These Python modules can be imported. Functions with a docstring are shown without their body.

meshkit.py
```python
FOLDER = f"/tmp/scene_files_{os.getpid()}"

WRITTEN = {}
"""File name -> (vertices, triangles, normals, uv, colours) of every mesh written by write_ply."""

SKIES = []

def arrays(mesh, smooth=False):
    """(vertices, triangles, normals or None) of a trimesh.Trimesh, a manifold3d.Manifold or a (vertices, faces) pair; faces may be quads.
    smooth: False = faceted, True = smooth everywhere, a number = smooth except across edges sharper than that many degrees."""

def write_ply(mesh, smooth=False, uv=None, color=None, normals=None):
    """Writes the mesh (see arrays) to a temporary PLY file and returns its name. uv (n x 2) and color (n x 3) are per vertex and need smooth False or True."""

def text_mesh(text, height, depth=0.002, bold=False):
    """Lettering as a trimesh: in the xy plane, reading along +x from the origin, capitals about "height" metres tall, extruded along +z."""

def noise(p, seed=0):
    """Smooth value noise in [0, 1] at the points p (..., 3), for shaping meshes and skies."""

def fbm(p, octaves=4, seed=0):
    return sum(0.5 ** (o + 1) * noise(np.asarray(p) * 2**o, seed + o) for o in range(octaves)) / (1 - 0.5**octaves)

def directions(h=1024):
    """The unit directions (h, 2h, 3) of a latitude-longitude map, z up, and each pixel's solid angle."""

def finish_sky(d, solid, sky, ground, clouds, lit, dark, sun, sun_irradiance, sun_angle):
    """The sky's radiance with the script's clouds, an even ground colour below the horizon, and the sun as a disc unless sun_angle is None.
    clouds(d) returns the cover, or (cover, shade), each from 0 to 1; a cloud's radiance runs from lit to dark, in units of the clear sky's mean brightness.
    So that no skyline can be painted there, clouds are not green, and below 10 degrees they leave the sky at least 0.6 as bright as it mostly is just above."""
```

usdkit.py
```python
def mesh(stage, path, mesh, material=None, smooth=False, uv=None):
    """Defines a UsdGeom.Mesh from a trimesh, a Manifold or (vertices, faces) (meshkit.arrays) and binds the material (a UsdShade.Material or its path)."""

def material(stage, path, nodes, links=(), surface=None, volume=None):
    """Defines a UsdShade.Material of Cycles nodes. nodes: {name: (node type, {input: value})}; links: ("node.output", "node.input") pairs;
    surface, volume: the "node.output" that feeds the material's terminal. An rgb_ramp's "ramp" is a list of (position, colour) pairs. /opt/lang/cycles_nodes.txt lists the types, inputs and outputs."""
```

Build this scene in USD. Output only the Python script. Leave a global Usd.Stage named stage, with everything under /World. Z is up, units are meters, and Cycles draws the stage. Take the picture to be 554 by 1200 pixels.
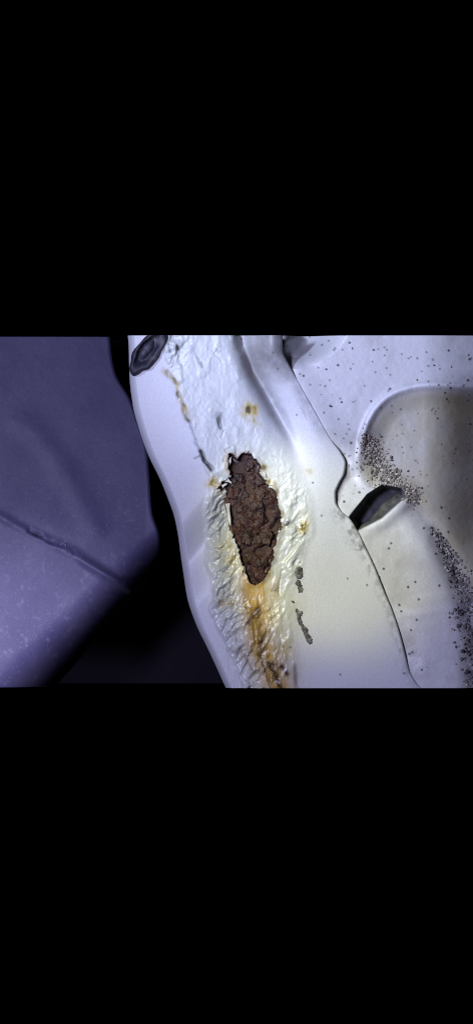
import math, random
import numpy as np, trimesh, shapely
from shapely import geometry as sg
from shapely import ops as so
import usdkit, meshkit
from pxr import Usd, UsdGeom, UsdLux, UsdShade, Gf, Sdf, Vt

random.seed(7)
RNG = np.random.default_rng(7)
stage = Usd.Stage.CreateInMemory()
UsdGeom.SetStageUpAxis(stage, "Z")
UsdGeom.SetStageMetersPerUnit(stage, 1.0)
UsdGeom.Xform.Define(stage, "/World")

# ------------------------------------------------------------------ scale: plans are drawn in half millimetres
S = 0.0005                                  # one drawing unit = 0.5 mm
CX, CY = 277.0, 600.0
TOP, BOT = 392.5, 807.0                     # the bodywork is built as a slice this high
def P(x, y, h=0.0):                         # drawing (right, down, towards viewer) -> metres
    x, y, h = np.broadcast_arrays(np.asarray(x, float), np.asarray(y, float), np.asarray(h, float))
    return np.stack([(x - CX) * S, -h * S, (CY - y) * S], -1)

# ------------------------------------------------------------------ camera, lamps, exposure
DIST = 6.0
cam = UsdGeom.Camera.Define(stage, "/World/camera")
cam.CreateHorizontalApertureAttr(36.0)
cam.CreateFocalLengthAttr(36.0 * DIST / (554 * S))
cam.CreateClippingRangeAttr((0.1, 100.0))
cam.CreateExposureAttr(0.0)
cam.AddTranslateOp().Set(Gf.Vec3d(0, -DIST, 0))
cam.AddRotateXOp().Set(90.0)

def look_at(src, dst):
    d = Gf.Vec3d(*map(float, np.asarray(dst) - np.asarray(src)))
    return Gf.Matrix4d().SetLookAt(Gf.Vec3d(*map(float, src)), Gf.Vec3d(*map(float, src)) + d, Gf.Vec3d(0, 0, 1)).GetInverse()

def spot(name, src, dst, color, power, cone, soft, radius=0.01):
    l = UsdLux.SphereLight.Define(stage, "/World/" + name)
    l.AddTransformOp().Set(look_at(src, dst))
    l.CreateRadiusAttr(radius); l.CreateColorAttr(Gf.Vec3f(*color)); l.CreateIntensityAttr(power); l.CreateNormalizeAttr(True)
    sh = UsdLux.ShapingAPI.Apply(l.GetPrim())
    sh.CreateShapingConeAngleAttr(cone); sh.CreateShapingConeSoftnessAttr(soft)
    return l

# a cold torch from the upper left, a second weaker cold one, and the yellowish spill of a warm work light
spot("cold_torch_lamp", P(-420, 230, 900), P(394, 412, 0), (0.59, 0.68, 1.0), 4.5, 10.5, 0.5, 0.03)
spot("cold_fill_lamp", P(-260, 420, 1500), P(250, 640, 0), (0.61, 0.61, 1.0), 6.0, 30.0, 0.8, 0.06)
spot("added_side_fill", P(-420, 900, 800), P(0, 765, -48), (0.72, 0.70, 1.0), 4.4, 10.0, 0.9, 0.03)  # added fill, only brightens the lower left of the violet panel
spot("warm_work_lamp", P(-330, 120, 1250), P(368, 640, 0), (0.98, 1.0, 0.34), 4.9, 5.1, 0.7, 0.015)

# ------------------------------------------------------------------ helpers
counts = {}
def numbered(path):
    n = counts.get(path, 0); counts[path] = n + 1
    return path if n == 0 else f"{path}_{n:03d}"
def tag(prim, label=None, cat=None, group=None, kind=None):
    for k, v in (("label", label), ("category", cat), ("group", group), ("kind", kind)):
        if v: prim.SetCustomDataByKey(k, v)
    return prim
def thing(name, label, cat, loc=(0, 0, 0), group=None):
    x = UsdGeom.Xform.Define(stage, numbered("/World/" + name)); x.AddTranslateOp().Set(Gf.Vec3d(*map(float, loc)))
    return tag(x.GetPrim(), label, cat, group), np.asarray(loc, float)
def put(name, v, f, mat, parent=None, origin=(0, 0, 0), albedo=None, rough=None, smooth=True, label=None):
    base = str(parent.GetPath()) if parent is not None else "/World"
    path = numbered(base + "/" + name)
    v, f = np.asarray(v), np.asarray(f)
    used = np.zeros(len(v), bool); used[f] = True          # leave out points that no face uses
    albedo, rough = (q if q is None or np.ndim(q) == 0 or len(q) != len(v) else np.asarray(q)[used] for q in (albedo, rough))
    v, f = v[used], (np.cumsum(used) - 1)[f]
    m = usdkit.mesh(stage, path, (np.asarray(v) - np.asarray(origin), np.asarray(f)), mat, smooth=smooth)
    api = UsdGeom.PrimvarsAPI(m)
    if albedo is not None:
        a = np.broadcast_to(np.asarray(albedo, np.float32), (len(v), 3)).copy()
        api.CreatePrimvar("albedo", Sdf.ValueTypeNames.Float3Array, "vertex").Set(Vt.Vec3fArray.FromNumpy(a.astype(np.float32)))
    if rough is not None:
        r = np.broadcast_to(np.asarray(rough, np.float32), (len(v),)).copy()
        api.CreatePrimvar("gloss", Sdf.ValueTypeNames.FloatArray, "vertex").Set(Vt.FloatArray.FromNumpy(r.astype(np.float32)))
    if label: tag(m.GetPrim(), label)
    return m.GetPrim()

def sm(a, b, x):
    t = np.clip((np.asarray(x, float) - a) / (b - a), 0, 1); return t * t * (3 - 2 * t)
def fbm(X, Y, sx, sy=None, seed=0, octs=4):
    sy = sy or sx
    return meshkit.fbm(np.stack([X / sx, Y / sy, np.full_like(X, 0.37 + seed)], -1), octs, seed) * 2 - 1
def nz(X, Y, sx, sy=None, seed=0):
    sy = sy or sx
    return meshkit.noise(np.stack([X / sx, Y / sy, np.full_like(X, 0.37 + seed)], -1), seed) * 2 - 1
def dist(X, Y, pts):
    """distance to a polyline, and the fraction of its length at the nearest point"""
    pts = np.asarray(pts, float)
    best = np.full(X.shape, 1e9); at = np.zeros(X.shape)
    L = np.concatenate([[0], np.cumsum(np.hypot(*np.diff(pts, axis=0).T))])
    for k in range(len(pts) - 1):
        a, d = pts[k], pts[k + 1] - pts[k]
        t = np.clip(((X - a[0]) * d[0] + (Y - a[1]) * d[1]) / (d @ d), 0, 1)
        q = np.hypot(X - a[0] - t * d[0], Y - a[1] - t * d[1])
        c = q < best
        best = np.where(c, q, best); at = np.where(c, (L[k] + t * (L[k + 1] - L[k])) / L[-1], at)
    return best, at
def inside(X, Y, poly):
    return shapely.contains_xy(sg.Polygon(poly), X.ravel(), Y.ravel()).reshape(X.shape)
def sdist(X, Y, poly):
    """signed distance to a polygon: negative inside"""
    d, _ = dist(X, Y, list(poly) + [poly[0]])
    return np.where(inside(X, Y, poly), -d, d)
def curve(pts):
    """x as a smooth function of y through the points"""
    from scipy.interpolate import PchipInterpolator
    pts = sorted([(p[1], p[0]) for p in pts]); y, x = np.array(pts, float).T
    return PchipInterpolator(y, x, extrapolate=True)
def cellular(X, Y, size, seed=0, stretch=1.0, ang=0.0):
    """Worley noise: distance to the nearest and second nearest feature point, and the nearest one's random number"""
    from scipy.spatial import cKDTree
    c, s = math.cos(ang), math.sin(ang)
    U, V = (X * c + Y * s) / size, (-X * s + Y * c) / (size * stretch)
    r = np.random.default_rng(seed)
    u0, u1, v0, v1 = U.min() - 2, U.max() + 2, V.min() - 2, V.max() + 2
    n = int((u1 - u0) * (v1 - v0))
    pts = np.stack([r.uniform(u0, u1, n), r.uniform(v0, v1, n)], -1)
    d, i = cKDTree(pts).query(np.stack([U.ravel(), V.ravel()], -1), k=2)
    return d[:, 0].reshape(X.shape), d[:, 1].reshape(X.shape), r.uniform(0, 1, n)[i[:, 0]].reshape(X.shape)

def sheet(xl, xr, nx, ny, height, y0=TOP, y1=BOT, skirt=7.0, drop=None, warp=None):
    """A pressed sheet between two edge curves, with its edge turned back. Returns vertices, faces, X, Y (2-D, with skirt already appended as rows/cols)."""
    ys = np.linspace(y0, y1, ny)
    t = np.linspace(0, 1, nx)
    a, b = (np.asarray(q(ys) if callable(q) else np.full(ny, q), float) for q in (xl, xr))
    X = a[:, None] + (b - a)[:, None] * t[None]
    Y = np.repeat(ys[:, None], nx, 1)
    H = height(X, Y)
    Xe, Ye, He = (np.pad(q, 1, mode="edge") for q in (X, Y, H))
    edge = np.ones(Xe.shape, bool); edge[1:-1, 1:-1] = False
    He = np.where(edge, He - skirt, He)
    n0, n1 = Xe.shape
    idx = np.arange(n0 * n1).reshape(n0, n1)
    q = np.stack([idx[:-1, :-1], idx[1:, :-1], idx[1:, 1:], idx[:-1, 1:]], -1)
    if drop is not None:
        kill = drop(Xe, Ye)
        bad = kill[:-1, :-1] & kill[1:, :-1] & kill[1:, 1:] & kill[:-1, 1:]
        q = q[~bad]
    q = q.reshape(-1, 4)
    f = np.vstack([q[:, [0, 1, 2]], q[:, [0, 2, 3]]])
    return P(Xe, Ye, He).reshape(-1, 3), f, Xe, Ye, He
def mixc(base, col, m):
    m = np.clip(m, 0, 1)[..., None]
    return base * (1 - m) + np.asarray(col, float) * m

# ------------------------------------------------------------------ materials
def painted(name, bump_scale, bump_dist, mottling=0.10, spec=0.5, fine=900.0):
    return usdkit.material(stage, "/World/Looks/" + name, {
        "at": ("attribute", {"attribute": "albedo"}), "gl": ("attribute", {"attribute": "gloss"}),
        "tc": ("geometry", {}),
        "n1": ("noise_texture", {"scale": fine, "detail": 4.0, "roughness": 0.65}),
        "r1": ("map_range", {"from_min": 0.25, "from_max": 0.75, "to_min": 1.0 - mottling, "to_max": 1.0 + mottling * 0.6}),
        "mul": ("vector_math", {"math_type": "multiply"}),
        "n2": ("noise_texture", {"scale": bump_scale, "detail": 3.0, "roughness": 0.6}),
        "bp": ("bump", {"strength": 0.6, "distance": bump_dist}),
        "p": ("principled_bsdf", {"specular_ior_level": spec, "roughness": 0.4})},
        [("tc.position", "n1.vector"), ("tc.position", "n2.vector"), ("n1.fac", "r1.value"), ("at.vector", "mul.vector1"), ("r1.result", "mul.vector2"),
         ("mul.vector", "p.base_color"), ("gl.fac", "p.roughness"), ("n2.fac", "bp.height"), ("bp.normal", "p.normal")], surface="p.BSDF")
PAINT = painted("chalky_paint", 1500.0, 0.00012)
SEALED = painted("lumpy_painted_sealant", 1100.0, 0.00022, 0.12)
RUST = painted("scaly_rust", 1700.0, 0.0004, 0.45, 0.4, 1300.0)
DULL = painted("dull_scuffed_paint", 2600.0, 0.00022, 0.38, 0.4, 1500.0)
GRIT = painted("dirt_crumbs", 2500.0, 0.0002, 0.35, 0.3)
RUBBER = painted("dark_rubber", 1500.0, 0.0001, 0.2, 0.4)
VOID = usdkit.material(stage, "/World/Looks/gap_shade_black", {"p": ("principled_bsdf", {"base_color": (0.003, 0.0026, 0.005), "roughness": 0.9, "specular_ior_level": 0.1})}, surface="p.BSDF")  # shade of the gap given as a near-black colour

# ------------------------------------------------------------------ outlines
RAIL_L = curve([(149, 388), (150.5, 405), (151.5, 440), (155.5, 475), (161, 497), (173.5, 533), (188, 563), (196, 583), (203.5, 604), (208.5, 628), (212, 655), (215, 675), (219, 700), (230, 733), (243, 760), (255, 786), (265, 808), (267, 812)])
RAIL_R_PTS = [(331, 388), (331, 410), (336, 422), (341, 431), (352, 450), (367, 477), (390, 517), (400, 531), (405, 543), (403.5, 554), (397, 567), (393, 578), (393.5, 588), (399, 598), (411, 609), (419, 622), (428, 641), (440, 667), (449, 690), (459, 714), (468, 741), (474, 764), (480, 787), (489, 802), (498, 810)]
RAIL_R = curve(RAIL_R_PTS)
SHOLE = [(203, 68), (212, 68), (222, 92), (238, 96), (262, 72), (280, 68), (300, 88), (322, 115), (330, 130), (322, 150), (335, 170), (352, 192), (366, 203), (378, 208), (388, 235), (398, 265), (406, 290), (410, 330), (414, 375), (405, 400), (395, 420), (385, 450), (380, 500), (372, 535), (358, 560), (345, 585), (330, 595), (310, 610), (298, 605), (285, 590), (275, 575), (262, 550), (258, 520), (250, 490), (240, 460), (225, 440), (215, 400), (213, 350), (205, 310), (196, 280), (195, 250), (196, 225), (190, 215), (165, 228), (158, 215), (170, 198), (195, 185), (212, 172), (205, 150), (200, 110)]
HOLE = [(210 + x / 3.4625, 510 + y / 3.4625) for x, y in SHOLE]
def ragged(poly, step=1.5, amp=0.9, seed=1):
    ring = sg.Polygon(poly).exterior.segmentize(step); xy = np.array(ring.coords)[:-1]
    r = np.random.default_rng(seed)
    return [tuple(p) for p in xy + r.uniform(-amp, amp, xy.shape)]
HOLE_R = ragged(HOLE, 2.6, 1.7)
SEAL_L = curve([(192, 388), (197, 430), (213, 468), (226, 508), (240, 545), (246, 566), (239, 600), (242, 640), (246, 680), (247, 715), (257, 745), (276, 780), (286, 810)])
SEAL_R = curve([(284, 388), (290, 440), (303, 480), (330, 525), (352, 565), (362, 600), (356, 650), (350, 700), (346, 740), (348, 810)])
GROOVE = [(281, 385), (285, 405), (297, 435), (312, 461), (325, 485), (338, 510), (348, 535)]

# ------------------------------------------------------------------ the painted rail
CRACK1 = [(196, 436), (203, 446), (208, 455), (211, 470), (217, 482), (221, 493)]
CRACK2 = [(221, 493), (226, 508), (231, 522), (236, 531)]
SLIT = [(235, 529), (240, 541), (247, 550)]
def seal_mask(X, Y):
    w = 5 + 3 * nz(X, Y, 14, seed=3)
    l = SEAL_L(Y) + 6 * nz(X, Y, 13, 17, seed=5) + 3 * nz(X, Y, 5, 6, seed=6); r = SEAL_R(Y) + 10 * nz(X, Y, 19, 23, seed=8)
    return sm(-2, w, X - l) * (1 - sm(-14, 10, X - r))
def rail_height(X, Y):
    dl, dr = X - RAIL_L(Y), RAIL_R(Y) - X
    h = -12 * np.clip(1 - dl / 9, 0, 1) ** 2 - 0.09 * np.clip(60 - dl, 0, 60)
    h = h - 2 * np.clip(1 - dr / 2.5, 0, 1) ** 2
    e = (X - 238) * 0.77 + (Y - 603) * 0.64
    h = h - 13 * sm(-14, 26, e) * (1 - sm(18, 66, e)) * (1 - sm(262, 300, X)) * sm(540, 580, Y) * (1 - sm(690, 790, Y))
    h = h + 13 * np.exp(-((dr - 12) / 14) ** 2) * (1 - sm(400, 450, Y))
    d, t = dist(X, Y, GROOVE)
    gx = np.interp(Y, [p[1] for p in GROOVE], [p[0] for p in GROOVE])
    side = X - gx
    amp = 1 - sm(470, 545, Y)
    h = h - amp * (9 * np.exp(-(d / 6.5) ** 2) * np.where(side > 0, 1, 1) + 7 * sm(-22, 4, side))
    h = h + amp * 4 * sm(4, 40, side)
    h = h + 5 * np.exp(-((Y - 560) / 70) ** 2) * np.exp(-((X - 375) / 30) ** 2)
    M = seal_mask(X, Y)
    w1, w2 = 7 * nz(X, Y, 22, seed=14), 7 * nz(X, Y, 22, seed=15)
    U, V = (X * 0.82 + Y * 0.57) + w1, (-X * 0.57 + Y * 0.82) + w2       # brush strokes run down and to the left
    a1, a2, a3 = fbm(U, V, 7.5, 15, seed=16, octs=3), fbm(U, V, 3.4, 7, seed=17, octs=2), nz(X, Y, 3.0, 4.0, seed=18)
    fine = 0.25 + 0.75 * np.exp(-((X - SEAL_L(Y) - 16) / 14) ** 2) * sm(545, 590, Y) * (1 - sm(690, 750, Y))
    lump = 2.3 * sm(-0.28, 0.34, a1) + fine * (1.4 * sm(-0.05, 0.35, a2) + 0.4 * a3) - 1.2
    band = np.clip(0.02 + 0.9 * fbm(X, Y, 34, 50, seed=31), 0.02, 0.8)
    right = np.exp(-((X - 348) / 13) ** 2) * sm(555, 580, Y) * (1 - sm(660, 700, Y))
    left = np.exp(-((X - SEAL_L(Y) - 16) / 13) ** 2) * sm(545, 590, Y)
    low = sm(690, 730, Y) * np.exp(-((X - 305) / 32) ** 2)
    top = (1 - sm(405, 450, Y)) * np.exp(-((X - 205) / 12) ** 2)
    rough = np.clip(1.3 * band * (0.45 + 0.55 * sm(500, 560, Y)) + 2.1 * left + 1.3 * low + 1.6 * top + 1.3 * right, 0, 2.6)
    h = h + M * (2.2 + rough * lump + 1.8 * fbm(X, Y, 22, 34, seed=41) + 1.1 * sm(0.15, 0.45, fbm(X, Y, 17, 24, seed=43, octs=2)))
    # long drips under the top edge
    h = h + top * M * 3.0 * nz(X, Y, 4.5, 40, seed=44)
    # run of old drips below the rust
    h = h + low * 4.2 * fbm(X + 0.25 * (Y - 700) * -0.6, Y, 9, 46, seed=46)
    # wide dents
    h = h + 1.1 * fbm(X, Y, 90, 120, seed=51, octs=2)
    # cracks
    for c, w, a in ((CRACK1, 2.4, 1.5), (CRACK2, 1.2, 1.4), (SLIT, 2.0, 6.0), ([(255, 486), (257, 494), (259, 501)], 2.2, 3.0), ([(262, 505), (258, 512)], 1.2, 1.5), ([(331, 668), (327, 682), (326, 694)], 1.0, 0.7), ([(256, 408), (252, 415), (260, 424)], 1.2, 0.8), ([(262, 540), (264, 528), (271, 524)], 1.2, 1.4)):
        dd, _ = dist(X + 2.5 * nz(X, Y, 7, seed=85), Y, c)
        h = h - a * np.clip(0.75 + 0.8 * nz(X, Y, 6, seed=87), 0.1, 1.3) * np.exp(-(dd / w) ** 2)
    # the rusted-through hole: a lifted paint edge, then a drop
    s = sdist(X, Y, HOLE_R)
    h = h + 2.6 * np.exp(-(np.clip(s, 0, None) / 3.6) ** 2) * np.clip(0.35 + 1.1 * nz(X, Y, 7, seed=61), 0, 1.2)
    h = np.where(s < 0, h - 9 * sm(0, -1.6, s), h)
    return h
def rail_albedo(X, Y, H):
    base = np.broadcast_to(np.array([0.60, 0.61, 0.62]), X.shape + (3,)).copy()
    M = seal_mask(X, Y)
    base = mixc(base, (0.60, 0.63, 0.58), 0.7 * M)
    # greyer band along the left of the sealant, then random grime
    base = mixc(base, (0.36, 0.375, 0.34), 0.8 * M * np.exp(-((X - SEAL_L(Y) - 17) / 13) ** 2) * sm(550, 590, Y) * (1 - sm(680, 740, Y)))
    g = np.clip(fbm(X, Y, 10, 14, seed=73), 0, 1)
    base = mixc(base, (0.34, 0.34, 0.27), M * 0.45 * g)
    # brown dust along the groove
    d, _ = dist(X, Y, GROOVE)
    base = mixc(base, (0.20, 0.19, 0.18), np.exp(-(d / 14) ** 2) * (1 - sm(470, 530, Y)) * (0.5 + 0.4 * fbm(X, Y, 6, seed=75)))
    base = mixc(base, (0.25, 0.24, 0.225), sm(283, 296, X) * (1 - sm(425, 475, Y + 0.25 * (X - 300))) * np.clip(0.85 + 0.5 * fbm(X, Y, 7, seed=76), 0, 1))
    n = fbm(X, Y, 5, 8, seed=77)
    # rust stain run below the hole
    run, t = dist(X, Y, [(300, 668), (297, 690), (300, 720), (304, 750), (312, 775), (324, 800), (328, 812)])
    wid = 17 + 7 * nz(X, Y, 30, 24, seed=79)
    wide = np.exp(-((X - 312 - 0.10 * (Y - 700)) / 34) ** 2) * sm(655, 720, Y)
    base = mixc(base, (0.60, 0.51, 0.21), 0.8 * wide * np.clip(0.6 + 0.8 * fbm(X, Y, 16, 26, seed=80), 0, 1))
    st = np.exp(-(run / wid) ** 2) * np.clip(0.75 + 0.7 * n + 0.35 * nz(X, Y, 5, 30, seed=78), 0, 1)
    base = mixc(base, (0.57, 0.37, 0.085), 1.3 * st * (1 - 0.15 * sm(720, 800, Y)))
    vs = sm(0.15, 0.55, nz(X + 0.12 * (Y - 690) * -1.0 + 2 * nz(X, Y, 12, seed=95), Y, 2.6, 46, seed=94))
    base = mixc(base, (0.33, 0.19, 0.045), 0.9 * vs * np.exp(-(run / (wid * 0.85)) ** 2))
    base = mixc(base, (0.38, 0.23, 0.06), 0.8 * np.exp(-(dist(X, Y, [(291, 668), (290, 695), (295, 722), (301, 745)])[0] / 5) ** 2) * np.clip(0.6 + n, 0, 1))
    for c, w, k in (([(291, 730), (297, 722), (302, 715)], 3.6, 1.0), ([(312, 740), (306, 752), (304, 768)], 3.4, 0.85), ([(314, 778), (321, 788), (329, 808)], 3.4, 1.1), ([(318, 778), (331, 782), (336, 790)], 3.2, 0.9), ([(302, 700), (304, 730), (303, 760)], 2.0, 0.6), ([(284, 690), (288, 715)], 1.6, 0.45), ([(305, 770), (312, 790), (316, 806)], 1.6, 0.7), ([(345, 780), (347, 806)], 3.0, 0.6), ([(281, 760), (290, 775), (296, 786)], 1.5, 0.5)):
        base = mixc(base, (0.09, 0.05, 0.015), 1.15 * k * np.exp(-(dist(X, Y, c)[0] / w) ** 2) * np.clip(0.8 + 0.8 * n, 0, 1))
    # rust spots
    for (x, y, rx, ry, k) in ((292, 481, 8, 9, 1.0), (299, 490, 5, 8, 0.7), (355, 617, 6, 8, 0.9), (356, 603, 5, 7, 0.35), (249, 566, 7, 6, 0.9), (318, 563, 5, 8, 0.6), (308, 548, 5, 5, 0.4), (262, 640, 6, 10, 0.3), (360, 552, 7, 6, 0.35), (272, 650, 6, 20, 0.45), (265, 708, 8, 6, 0.45), (322, 690, 7, 12, 0.5), (334, 758, 6, 9, 0.5)):
        e = np.exp(-(((X + 5 * nz(X, Y, 6, seed=90) - x) / rx) ** 2 + ((Y - y) / ry) ** 2)) * np.clip(0.85 + 1.7 * n, 0, 1.2)
        base = mixc(base, (0.50, 0.38, 0.08), 1.35 * k * e)
        base = mixc(base, (0.07, 0.05, 0.018), 1.5 * k * np.clip(e - 0.55, 0, 1) * 1.6)
    d, t = dist(X + 3 * nz(X, Y, 7, seed=85), Y, CRACK1)
    base = mixc(base, (0.42, 0.33, 0.12), 0.9 * np.exp(-(d / (4.4 + 3.4 * nz(X, Y, 8, seed=86))) ** 2) * np.clip(0.6 + 2.0 * n, 0, 1))
    base = mixc(base, (0.15, 0.11, 0.04), 0.9 * np.exp(-(d / 1.9) ** 2) * np.clip(0.25 + 1.8 * nz(X, Y, 6, seed=82), 0, 1))
    base = mixc(base, (0.2, 0.2, 0.22), 0.5 * np.exp(-(dist(X, Y, CRACK2)[0] / 1.6) ** 2))
    for c, w, k in ((SLIT, 2.2, 1.0), ([(228, 537), (234, 534)], 1.2, 0.7), ([(257, 486), (257, 493)], 3.2, 0.8), ([(258, 496), (259, 502)], 1.8, 0.6), ([(207, 405), (208, 409)], 2.2, 1.0), ([(200, 392), (197, 402), (199, 412)], 1.6, 0.7), ([(191, 390), (191, 400)], 2.0, 0.6), ([(235, 425), (237, 430)], 1.4, 0.6), ([(331, 668), (327, 682), (326, 694)], 1.0, 0.55), ([(335, 615), (338, 612)], 3.4, 0.9), ([(252, 408), (255, 412)], 1.5, 0.5)):
        base = mixc(base, (0.035, 0.032, 0.03), k * np.exp(-(dist(X, Y, c)[0] / w) ** 2) * np.clip(0.9 + 0.7 * n, 0, 1))
    # rust creeping at the edge of the hole
    s = sdist(X, Y, HOLE_R)
    base = mixc(base, (0.42, 0.27, 0.08), 0.7 * np.exp(-(np.clip(s - 0.5, 0, None) / 5) ** 2) * np.clip(0.2 + 1.8 * fbm(X, Y, 9, 12, seed=84), 0, 1))
    base = mixc(base, (0.05, 0.028, 0.022), sm(1.6, -0.2, s + 0.9 * nz(X, Y, 3, seed=89)))
    # grey dirt along the free edge lower down
    dr = RAIL_R(Y) - X
    base = mixc(base, (0.20, 0.195, 0.18), np.exp(-((dr - 5) / np.where(Y < 645, 12, 6)) ** 2) * sm(592, 604, Y) * (1 - 0.5 * sm(640, 700, Y)) * np.clip(0.35 + 1.8 * fbm(X, Y, 4.5, 6, seed=83), 0, 0.95))
    base = mixc(base, (0.27, 0.265, 0.26), 0.75 * np.exp(-((dr - 4) / 17) ** 2) * (1 - sm(485, 540, Y)) * np.clip(0.55 + 0.9 * fbm(X, Y, 8, seed=88), 0, 1))
    # fine specks
    f1, f2, rid = cellular(X, Y, 9.0, 91)
    base = mixc(base, (0.16, 0.14, 0.12), (f1 < 0.05 + 0.12 * rid) * (rid > 0.97) * 0.75 * sm(0, 30, X - SEAL_R(Y) + 30))
    return base
rail, ro = thing("painted_rail", "pale painted steel rail with a rusted-through patch, beside the dark gap", "car bodywork", P(277, 600, 0))
v, f, X, Y, H = sheet(RAIL_L, RAIL_R, 440, 640, rail_height, drop=lambda X, Y: sdist(X, Y, HOLE) < -3.5)
A = rail_albedo(X, Y, H)
put("painted_sheet", v, f, SEALED, rail, ro, A.reshape(-1, 3), np.where(seal_mask(X, Y) > 0.5, 0.40 - 0.13 * sm(530, 580, Y), 0.42).reshape(-1))

# ------------------------------------------------------------------ rust: a crust in the hole, with flakes on it
hole_poly = sg.Polygon(HOLE).buffer(0)
def crust_height(X, Y):
    f1, f2, rid = cellular(X + 3 * nz(X, Y, 6, seed=101), Y, 6.5, 102)
    return -5.5 + 1.8 * (rid - 0.5) * sm(0, 0.4, f2 - f1) + 1.2 * fbm(X, Y, 6, seed=103)
v, f, X, Y, H = sheet(249.0, 336.0, 150, 280, crust_height, 522.0, 692.0, 2.0, drop=lambda X, Y: sdist(X, Y, HOLE) > 3.5)
col = mixc(np.broadcast_to(np.array([0.045, 0.024, 0.022]), X.shape + (3,)).copy(), (0.10, 0.05, 0.03), np.clip(0.4 + fbm(X, Y, 9, seed=104), 0, 1))
crust = put("rust_patch", v, f, RUST, rail, ro, col.reshape(-1, 3), 0.75, label="dark red-brown patch of scaly rust in the hole of the paint")
from scipy.spatial import Voronoi
pts = []
while len(pts) < 66:
    q = RNG.uniform((255, 528), (332, 688))
    if hole_poly.buffer(2).contains(sg.Point(q)) and all(np.hypot(q[0] - p[0], (q[1] - p[1]) * 0.8) > RNG.uniform(4.5, 13) for p in pts): pts.append(q)
    elif RNG.uniform() < 0.0005: break
far = [(0, 0), (0, 1200), (554, 0), (554, 1200), (277, 300), (277, 900), (50, 600), (500, 600)]
vor = Voronoi(np.array(pts + far))
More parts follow.
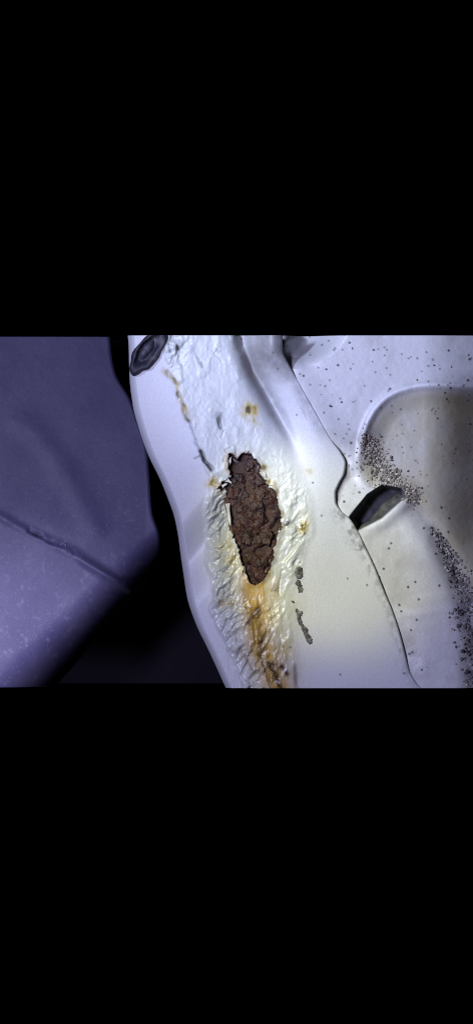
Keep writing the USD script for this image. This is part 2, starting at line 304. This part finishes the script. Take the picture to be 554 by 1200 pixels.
for k in range(len(pts)):
    reg = vor.regions[vor.point_region[k]]
    if -1 in reg or not reg: continue
    cell = sg.Polygon(vor.vertices[reg]).buffer(0).intersection(hole_poly.buffer(-1.2)).buffer(0.5)
    if cell.geom_type == "MultiPolygon": cell = max(cell.geoms, key=lambda g: g.area)
    if cell.is_empty or cell.area < 12: continue
    ring = np.array(cell.exterior.segmentize(1.5).coords)[:-1]
    ring = ring + RNG.uniform(-1.1, 1.1, ring.shape)
    c = ring.mean(0); n = len(ring)
    gx, gy = RNG.uniform(-0.30, 0.30, 2); lift = -4.8 + 1.3 * RNG.normal() - 3.5 * float(np.exp(-((c[0] - np.interp(c[1], [560, 600, 640, 680], [322, 328, 322, 312])) / 7) ** 2) * sm(570, 600, c[1])) - 1.5 * float(1 - sm(545, 570, c[1]))
    if c[1] > 610: lift += 0.8
    verts, cols = [], []
    tint = np.array([0.050, 0.022, 0.021]) * RNG.uniform(0.65, 1.3) + np.array([0.012, 0.003, -0.002]) * RNG.uniform(0, 1.5)
    tiers = ((1.0, -6.0), (1.0, 0.0), (0.93, 0.8), (0.82, 1.2), (0.7, 1.6), (0.58, 1.8), (0.46, 2.0), (0.34, 2.1), (0.22, 2.2), (0.1, 2.3))
    for s_, z in tiers:
        r_ = c + (ring - c) * s_
        hh = lift + z * 0.45 + gx * (r_[:, 0] - c[0]) + gy * (r_[:, 1] - c[1]) + 6.0 * fbm(r_[:, 0], r_[:, 1], 9.0, 11.0, seed=110, octs=5) * (z > -1)
        verts.append(P(r_[:, 0], r_[:, 1], hh))
        cols.append(tint[None] * (1 + 0.9 * fbm(r_[:, 0], r_[:, 1], 9, seed=121, octs=5))[:, None])
    verts.append(P(c[0:1], c[1:2], np.array([lift + 2.5]))); cols.append(tint[None])
    verts, cols = np.vstack(verts), np.clip(np.vstack(cols), 0.01, 1)
    px, py = verts[:, 0] / S + CX, CY - verts[:, 2] / S
    cols = mixc(cols, (0.15, 0.072, 0.032), 0.75 * np.clip(fbm(px, py, 7, 9, seed=131) * 2.2 - 0.25, 0, 1))
    cols = mixc(cols, (0.018, 0.011, 0.012), 0.8 * np.clip(fbm(px, py, 9, 13, seed=133) * 2.4 - 0.1, 0, 1))
    fs = []
    for a in range(len(tiers) - 1):
        for i in range(n):
            j = (i + 1) % n
            fs += [(a * n + i, (a + 1) * n + i, a * n + j), (a * n + j, (a + 1) * n + i, (a + 1) * n + j)]
    b = (len(tiers) - 1) * n
    fs += [(b + i, len(verts) - 1, b + (i + 1) % n) for i in range(n)]
    put("rust_flake", verts, np.array(fs)[:, ::-1] if sg.LinearRing(ring).is_ccw else np.array(fs), RUST, crust, ro, cols, 0.52, smooth=True)

# curled chips of paint at the edge of the hole
def chip(x, y, L, W, ang, h0, curl, colr=(0.50, 0.50, 0.45)):
    u, w = np.meshgrid(np.linspace(0, 1, 9), np.linspace(-1, 1, 6))
    half = W / 2 * (1 - 0.75 * u ** 1.6) * (1 + 0.25 * np.sin(7 * u + x))
    lx, ly = u * L, w * half
    px, py = x + lx * math.cos(ang) - ly * math.sin(ang), y + lx * math.sin(ang) + ly * math.cos(ang)
    hh = h0 + curl * u ** 2 + 0.3 * np.sin(5 * u + 3 * w + y)
    top, low = P(px, py, hh).reshape(-1, 3), P(px, py, hh - 0.9).reshape(-1, 3)
    idx = np.arange(u.size).reshape(u.shape); q = np.stack([idx[:-1, :-1], idx[:-1, 1:], idx[1:, 1:], idx[1:, :-1]], -1).reshape(-1, 4)
    rim = np.concatenate([idx[0, :-1], idx[:-1, -1], idx[-1, :0:-1], idx[:0:-1, 0]])
    fs = [np.vstack([q[:, [0, 2, 1]], q[:, [0, 3, 2]]]), np.vstack([q[:, [0, 1, 2]], q[:, [0, 2, 3]]]) + u.size]
    nx = np.roll(rim, -1); fs.append(np.vstack([np.stack([rim, nx, nx + u.size], -1), np.stack([rim, nx + u.size, rim + u.size], -1)]))
    put("paint_chip", np.vstack([top, low]), np.vstack(fs), PAINT, rail, ro, colr, 0.4, smooth=True)
for a in ((266.5, 590, 26, 5, 1.45, 1.0, 2.0), (264, 561, 9, 5, 0.6, 1.0, 1.0), (260, 570, 7, 4, -0.5, 1.5, 0.8), (268, 545, 10, 4, -1.3, 1.0, 1.0),
          (305, 549, 12, 5, 1.0, 2.0, 2.5), (316, 568, 9, 6, 0.6, 2.5, 2.0), (327, 590, 16, 4, 1.3, 1.5, 2.0), (329, 622, 14, 5, 1.9, 2.0, 2.0), (322, 655, 18, 4, 1.75, 1.0, 2.0),
          (272, 632, 12, 5, 1.1, 1.5, 2.5), (283, 664, 14, 5, 1.2, 1.5, 2.0)):
    chip(*a)

# dark clumps of dirt stuck on the rail
def clump(path, rads, seed):
    Xs, Ys = np.meshgrid(np.arange(min(p[0] for p in path) - 9, max(p[0] for p in path) + 9, 0.8), np.arange(min(p[1] for p in path) - 9, max(p[1] for p in path) + 9, 0.8))
    best = np.full(Xs.shape, -9.0)
    for (a, ra), (b, rb) in zip(zip(path[:-1], rads[:-1]), zip(path[1:], rads[1:])):
        d, t = dist(Xs, Ys, [a, b]); best = np.maximum(best, ra + (rb - ra) * t - d)
    best = best + 2.4 * fbm(Xs, Ys, 4.5, seed=seed) + 1.1 * nz(Xs, Ys, 2.0, seed=seed + 1)
    base = rail_height(Xs, Ys)
    hh = np.where(best > 0, base + 0.5 + 1.9 * np.sqrt(np.clip(best, 0, None) / 4) + 0.8 * nz(Xs, Ys, 1.6, seed=seed + 2), base - 2)
    idx = np.arange(Xs.size).reshape(Xs.shape); q = np.stack([idx[:-1, :-1], idx[1:, :-1], idx[1:, 1:], idx[:-1, 1:]], -1)
    k = best > -0.4; q = q[k[:-1, :-1] & k[1:, :-1] & k[1:, 1:] & k[:-1, 1:]].reshape(-1, 4)
    col = mixc(np.broadcast_to(np.array([0.10, 0.095, 0.085]), Xs.shape + (3,)).copy(), (0.33, 0.31, 0.27), np.clip(0.25 + 1.8 * fbm(Xs, Ys, 3.5, seed=seed + 5), 0, 1))
    put("dirt_clump", P(Xs, Ys, hh).reshape(-1, 3), np.vstack([q[:, [0, 1, 2]], q[:, [0, 2, 3]]]), GRIT, rail, ro, col.reshape(-1, 3), 0.8)
clump([(349.5, 668), (350, 676)], [4.6, 4.4], 201)
clump([(349.5, 684), (352, 692)], [3.6, 3.2], 211)
clump([(342, 705), (343, 706)], [1.8, 1.6], 221)
clump([(347, 715), (350, 720), (353, 717)], [1.8, 3.0, 1.8], 231)
clump([(349, 721), (352, 731), (357, 739), (361, 748), (363, 752)], [2.6, 2.6, 3.0, 3.4, 3.2], 241)

# oval rubber grommet at the top of the rail
def grommet():
    c = np.array([173.5, 411.0]); ang = math.radians(-57); L, W = 28.0, 13.0
    e1, e2 = np.array([math.cos(ang), math.sin(ang)]), np.array([-math.sin(ang), math.cos(ang)])
    prof = [(1.12, -5), (1.10, 0.5), (1.02, 3.4), (0.90, 4.4), (0.76, 3.6), (0.64, 0.2), (0.56, -3.0), (0.47, -3.4), (0.36, 0.2), (0.27, 1.8), (0.14, 2.2), (0.02, 2.2)]
    th = np.linspace(0, 2 * math.pi, 64, endpoint=False)
    vs = []
    for s_, z in prof:
        wob = 1 + 0.07 * np.sin(2 * th + 0.7) + 0.05 * np.sin(5 * th + 4 * s_) + 0.03 * np.sin(9 * th)
        q = c + np.outer(np.cos(th) * L * s_ * wob, e1) + np.outer(np.sin(th) * W * s_ * wob - 3.2 * (1.1 - s_) * (s_ < 0.8), e2)
        vs.append((q, z))
    def build(rows, name, colr):
        V = np.vstack([P(q[:, 0], np.maximum(q[:, 1], TOP), 2.0 + z * 0.9 + 0.8 * nz(q[:, 0], q[:, 1], 6, seed=3) + 0.4 * nz(q[:, 0], q[:, 1], 2.5, seed=4)) for q, z in rows]); n = len(th); fs = []
        for a in range(len(rows) - 1):
            for i in range(n):
                j = (i + 1) % n; fs += [(a * n + i, a * n + j, (a + 1) * n + i), (a * n + j, (a + 1) * n + j, (a + 1) * n + i)]
        return V, np.array(fs), name, colr
    V, F, n_, c_ = build(vs[:8], "rubber_grommet", (0.022, 0.020, 0.034))
    px, py = V[:, 0] / S + CX, CY - V[:, 2] / S
    c_ = mixc(np.repeat(np.array([c_]), len(V), 0), (0.13, 0.12, 0.13), 0.8 * np.clip(fbm(px, py, 7, seed=141) * 2 + 0.05, 0, 1))
    g = put(n_, V, F[:, ::-1], RUBBER, rail, ro, c_, 0.6, label="dark oval rubber grommet at the top of the rail")
    V, F, n_, c_ = build(vs[7:], "plug", (0.05, 0.048, 0.065))
    put(n_, V, F[:, ::-1], RUBBER, g, ro, c_, 0.55)
grommet()

# ------------------------------------------------------------------ the pressed panel on the right
ARCH = [(424, 556), (425, 535), (430, 512), (437, 492), (448, 476), (462, 465), (482, 458), (505, 455), (535, 457), (570, 459), (620, 462)]
POCKET = [(410, 606), (419, 621), (447, 606), (475, 581), (471, 573), (448, 569), (431, 580)]
VALLEY = [(476, 578), (490, 596), (508, 622), (522, 645), (536, 672), (547, 700), (556, 735), (562, 812)]
DISH = [(424, 556), (425, 535), (430, 512), (437, 492), (448, 476), (462, 465), (482, 458), (505, 455), (535, 457), (570, 459), (640, 462), (640, 760), (560, 712), (540, 672), (512, 628), (492, 598), (474, 576), (450, 567), (436, 572)]
EDGE_Y = np.linspace(380, 815, 300)
EDGE_H = rail_height(RAIL_R(EDGE_Y) - 3.5, EDGE_Y)
def rounded(poly, times):
    p = np.array(poly, float)
    for _ in range(times):
        q = np.roll(p, -1, 0); p = np.stack([0.75 * p + 0.25 * q, 0.25 * p + 0.75 * q], 1).reshape(-1, 2)
    return [tuple(a) for a in p]
DISH = rounded(DISH, 2)
def panel_height(X, Y):
    h = -7.0 + 0 * X
    h = h - 62 * (1 - sm(26, 66, np.hypot((X - 322) * 0.74, (Y - 380) * 1.2)))
    s = sdist(X, Y, DISH)
    top = 1 - sm(500, 600, Y)
    h = h - 10 * sm(8, -24, s) * (0.35 + 0.65 * top) + 4.4 * np.exp(-((s - 5) / 4.6) ** 2) * top
    h = h - 62 * sm(496, 600, X) * (0.42 + 0.58 * sm(430, 475, Y)) * (1 - sm(600, 730, Y)) - 5 * sm(520, 600, X)
    # the pocket punched in beside the rail
    p = sdist(X, Y, POCKET)
    h = h - 32 * sm(1.6, -3.4, p)
    # raised lip under the pocket
    d, t = dist(X, Y, [(424, 624), (448, 612), (476, 587)])
    low = ((X - 420) * 0.5 + (Y - 622) * 0.87) > 0
    h = h + 5.5 * np.exp(-(d / 9) ** 2)
    d, t = dist(X, Y, VALLEY)
    h = h - 9 * np.exp(-(d / 13) ** 2) * sm(570, 610, Y)
    # soft step low on the panel
    h = h + 9 * sm(698, 724, Y + 0.14 * (X - 480)) + 2.0 * np.exp(-((Y + 0.14 * (X - 480) - 712) / 9) ** 2)
    h = h - 4 * sm(640, 700, Y)
    edge = np.interp(Y, EDGE_Y, EDGE_H)
    gap = np.interp(Y, [385, 418, 432, 445, 515, 532, 560, 585, 600, 625, 700, 770, 790, 810], [30, 26, 6, 1.6, 1.6, 5, 9, 8, 2.5, 3.0, 4.5, 5.5, 3, 2]) * (1 + 0.35 * nz(X, Y, 16, seed=304))
    k = np.exp(-(np.clip(X - RAIL_R(Y), 0, None) / 20) ** 2) * (1 - sm(3, -6, sdist(X, Y, POCKET)))
    h = h * (1 - k) + (edge - gap) * k
    h = h + 1.6 * fbm(X, Y, 70, 80, seed=301, octs=2) + 0.35 * fbm(X, Y, 7, seed=302)
    return h
def dirt_density(X, Y):
    c, _ = dist(X, Y, [(432, 515), (441, 545), (452, 562), (470, 572), (485, 583)])
    a = np.exp(-(c / np.where(Y < 540, 13, 11)) ** 2)
    d, t = dist(X, Y, VALLEY)
    b = np.exp(-(d / (5 + 13 * sm(600, 760, Y))) ** 2) * sm(575, 640, Y)
    return a, b
def panel_albedo(X, Y, H):
    base = np.broadcast_to(np.array([0.60, 0.60, 0.60]), X.shape + (3,)).copy()
    n = fbm(X, Y, 6, seed=311)
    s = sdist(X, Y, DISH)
    base = mixc(base, (0.43, 0.39, 0.235), 0.95 * sm(8, -10, s) * np.clip(0.8 + 0.5 * fbm(X, Y, 30, seed=312), 0, 1))  # dirty beige dish, with warm light put into the colour
    base = mixc(base, (0.78, 0.79, 0.80), 0.9 * np.exp(-((s - 4) / 3) ** 2) * (1 - sm(495, 540, Y)))  # pale line paints the highlight on the arch rim
    a, b = dirt_density(X, Y)
    base = mixc(base, (0.22, 0.195, 0.15), 1.0 * a * np.clip(0.7 + 1.2 * n, 0, 1))
    base = mixc(base, (0.36, 0.33, 0.28), 0.55 * np.sqrt(np.clip(a, 0, 1)) * np.clip(0.6 + 1.2 * fbm(X, Y, 14, seed=318), 0, 1))
    base = mixc(base, (0.13, 0.12, 0.12), 1.1 * b * np.clip(0.7 + 1.5 * fbm(X, Y, 9, seed=316), 0, 0.95))
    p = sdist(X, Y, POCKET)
    base = mixc(base, (0.34, 0.32, 0.28), 0.5 * np.clip(fbm(X, Y, 24, 30, seed=315) * 1.6, 0, 1))
    f1, f2, rid = cellular(X, Y, 8.0, 391)
    base = mixc(base, (0.17, 0.15, 0.14), (f1 < 0.06 + 0.12 * rid) * (rid > 0.8) * 0.7 * (1 - sm(520, 640, Y)))
    f1, f2, rid = cellular(X, Y, 15.0, 392)
    base = mixc(base, (0.10, 0.09, 0.09), (f1 < 0.05 + 0.06 * rid) * (rid > 0.8) * 0.9)
    base = mixc(base, (0.034, 0.034, 0.038), sm(2.4, 0.2, p) * np.clip(0.9 + 0.15 * n, 0, 1))  # pocket grime, darkened further to paint in its shade
    return base
panel, po = thing("pressed_panel", "dusty white pressed steel panel with an arched dish and dirt, right of the rusted rail", "car bodywork", P(480, 600, -10))
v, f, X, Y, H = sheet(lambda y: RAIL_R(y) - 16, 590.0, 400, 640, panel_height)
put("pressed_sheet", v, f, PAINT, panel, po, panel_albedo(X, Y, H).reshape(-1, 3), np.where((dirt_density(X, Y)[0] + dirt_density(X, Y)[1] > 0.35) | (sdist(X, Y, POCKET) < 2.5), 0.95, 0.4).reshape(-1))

# ------------------------------------------------------------------ the dark panel on the left
DARK_R = curve([(127, 386), (128.5, 400), (130, 415), (135, 437), (152, 467), (163, 497), (171, 520), (174.5, 555), (178, 600), (186, 626), (188, 640), (190, 812)])
CREASE = [(-60, 583), (0, 606), (45, 630), (85, 651), (135, 681), (170, 702)]
def dark_height(X, Y):
    h = -48.0 + 0 * X
    # the crease: the sheet leans back above it
    cy = np.interp(X, [p[0] for p in CREASE], [p[1] for p in CREASE])
    s = Y - cy
    d, t = dist(X, Y, CREASE)
    h = h + np.where(s < 0, 0.10, -0.10) * 0 + (5.5 + 5.0 * sm(80, 100, X)) * np.exp(-(d / 5.5) ** 2) * np.clip(0.6 + 0.5 * nz(X, Y, 40, seed=401), 0.35, 1)
    h = h + 0.16 * np.clip(s, -420, 0) + 0.0 * np.clip(s, 0, 200)
    # a second faint fold above
    d2, _ = dist(X, Y, [(20, 493), (40, 505), (60, 530), (85, 570), (110, 620)])
    h = h + 2.2 * np.exp(-(d2 / 15) ** 2)
    # knock beside the crease
    d3, _ = dist(X, Y, [(34, 622), (55, 633), (84, 648)])
    h = h - 6 * np.exp(-(d3 / 3.2) ** 2) * np.clip(0.5 + 1.2 * nz(X, Y, 11, seed=403), 0, 1)
    d4, _ = dist(X, Y, [(20, 612), (50, 624), (90, 640)])
    h = h - 1.2 * np.exp(-(d4 / 7) ** 2)
    # the lower right corner rolls away, shaped to stand for a soft shadow
    nx_, ny_ = 0.68, 0.733
    e = (X - 188) * nx_ + (Y - 640) * ny_
    W = 34 + 0.22 * np.clip(188 - X, 0, 230); e = e - 10 - 0.20 * np.clip(188 - X, 0, 200)
    u = np.clip(e + W, 0, None) / W
    h = h - np.where(u < 1, 1.7 * W * u ** 2.5, 1.7 * W + (u - 1) * W * 9)
    h = h - 4 * np.clip(1 - (DARK_R(Y) - X) / 4, 0, 1) ** 2
    return h + 2.0 * fbm(X, Y, 110, seed=405, octs=2) + 0.25 * fbm(X, Y, 9, seed=406)
def dark_albedo(X, Y, H):
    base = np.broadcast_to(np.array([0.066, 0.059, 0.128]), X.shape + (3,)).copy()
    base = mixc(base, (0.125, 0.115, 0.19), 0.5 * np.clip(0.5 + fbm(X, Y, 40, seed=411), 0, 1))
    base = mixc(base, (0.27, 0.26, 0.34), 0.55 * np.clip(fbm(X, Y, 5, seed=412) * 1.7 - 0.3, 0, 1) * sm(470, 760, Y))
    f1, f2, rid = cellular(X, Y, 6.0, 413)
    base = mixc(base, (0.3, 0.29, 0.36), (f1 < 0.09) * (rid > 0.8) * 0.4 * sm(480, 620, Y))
    d3, _ = dist(X, Y, [(40, 625), (55, 633), (84, 648)])
    return mixc(base, (0.03, 0.03, 0.05), 0.75 * np.exp(-(d3 / 3.0) ** 2) * np.clip(0.4 + 1.4 * nz(X, Y, 11, seed=403), 0, 1))  # shade of the knock painted into the colour
dark, do = thing("violet_panel", "dull violet-grey creased panel left of the dark gap", "car bodywork", P(80, 600, -50))
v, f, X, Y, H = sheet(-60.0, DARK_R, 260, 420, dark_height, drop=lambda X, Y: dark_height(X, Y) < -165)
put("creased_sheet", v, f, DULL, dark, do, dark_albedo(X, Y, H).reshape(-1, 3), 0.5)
# a small bent tab in the crease
def tab():
    th = np.linspace(-0.4, math.pi * 1.15, 22); rows = []
    for k, r in enumerate((1.6, 2.9, 3.9, 4.4)):
        x, y = 73 + r * np.cos(th), 640 + 0.85 * r * np.sin(-th)
        rows.append(P(x, y, float(dark_height(np.array([73.0]), np.array([634.0]))[0]) + (-1, 2.4, 2.6, -2.0)[k] + 0 * th))
    V = np.vstack(rows); n = len(th)
    fs = [q for a in range(3) for i in range(n - 1) for q in ((a * n + i, (a + 1) * n + i, a * n + i + 1), (a * n + i + 1, (a + 1) * n + i, (a + 1) * n + i + 1))]
    put("bent_tab", V, np.array(fs), PAINT, dark, do, (0.2, 0.19, 0.28), 0.45)
tab()

# ------------------------------------------------------------------ the cavity behind: added near-black sheet in place of deep shade
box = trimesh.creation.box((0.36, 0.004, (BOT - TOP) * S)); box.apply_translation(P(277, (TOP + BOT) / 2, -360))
tag(put("gap_shade_sheet", np.array(box.vertices), np.array(box.faces), VOID, smooth=False), "added near-black sheet standing for the shade at the back of the gap between the panels", "wall", kind="structure")

# ------------------------------------------------------------------ grit lying on the pressed panel
def grit(name, label, spots, tones):
    unit = trimesh.creation.icosphere(1); V, F, C, k = [], [], [], 0
    for x, y, r in spots:
        if not (TOP + 2 < y < BOT - 2) or x > 586: continue
        w = np.array(unit.vertices) * (1 + RNG.uniform(-0.28, 0.28, (len(unit.vertices), 1))) * RNG.uniform(0.65, 1.25, 3)
        h = float(panel_height(np.array([x]), np.array([y]))[0])
        V.append(P(x + w[:, 0] * r, y + w[:, 1] * r, h + 0.35 * r + w[:, 2] * r * 0.8)); F.append(np.array(unit.faces)[:, ::-1] + k * 0 + sum(len(q) for q in V[:-1]))
        c = np.array(tones[RNG.integers(len(tones))]) * RNG.uniform(0.6, 1.3); C.append(np.repeat(c[None], len(w), 0))
    V, F, C = np.vstack(V), np.vstack(F), np.vstack(C)
    tag(put(name, V, F, GRIT, None, (0, 0, 0), C, 0.85, smooth=False), label, "grit", kind="stuff")
def scatter(path, widths, n, rmin, rmax, seed):
    r = np.random.default_rng(seed); path = np.array(path, float)
    L = np.concatenate([[0], np.cumsum(np.hypot(*np.diff(path, axis=0).T))]); out = []
    for _ in range(n):
        u = r.uniform(0, L[-1]); x, y, w = np.interp(u, L, path[:, 0]), np.interp(u, L, path[:, 1]), np.interp(u, L, widths)
        out.append((x + r.normal() * w, y + r.normal() * w, rmin + (rmax - rmin) * r.uniform() ** 2.2))
    return out
BR = [(0.36, 0.31, 0.25), (0.22, 0.185, 0.15), (0.50, 0.45, 0.37), (0.14, 0.12, 0.10)]
sp = [q for q in scatter([(430, 512), (440, 540), (450, 558), (468, 570), (488, 582)], [5, 9, 10, 7, 6], 1100, 0.4, 1.7, 5) if sdist(np.array([q[0]]), np.array([q[1]]), POCKET)[0] > 1.0 and q[0] > RAIL_R(q[1]) + 3]
grit("dirt_crumbs", "brown crumbs of dirt heaped above the dark pocket of the pressed panel", sp, BR)
GY = [(0.22, 0.205, 0.20), (0.31, 0.29, 0.28), (0.11, 0.10, 0.105), (0.40, 0.38, 0.36)]
grit("gravel_trail", "grey trail of grit lying down the valley at the right edge of the pressed panel", scatter(VALLEY[2:], [3, 4, 6, 9, 12, 13], 1000, 0.4, 2.2, 6), GY)
r = np.random.default_rng(9)
grit("loose_specks", "loose dark specks of dirt sprinkled over the whole pressed panel", [q for q in zip(r.uniform(360, 554, 520), 396 + 404 * r.uniform(0, 1, 520) ** 1.3, 0.35 + 1.2 * r.uniform(0, 1, 520) ** 4) if q[0] > RAIL_R(q[1]) + 4 and meshkit.noise(np.array([q[0] / 26, q[1] / 26, 3.3]), 5) + 0.12 * (q[1] < 560) > 0.78], BR)
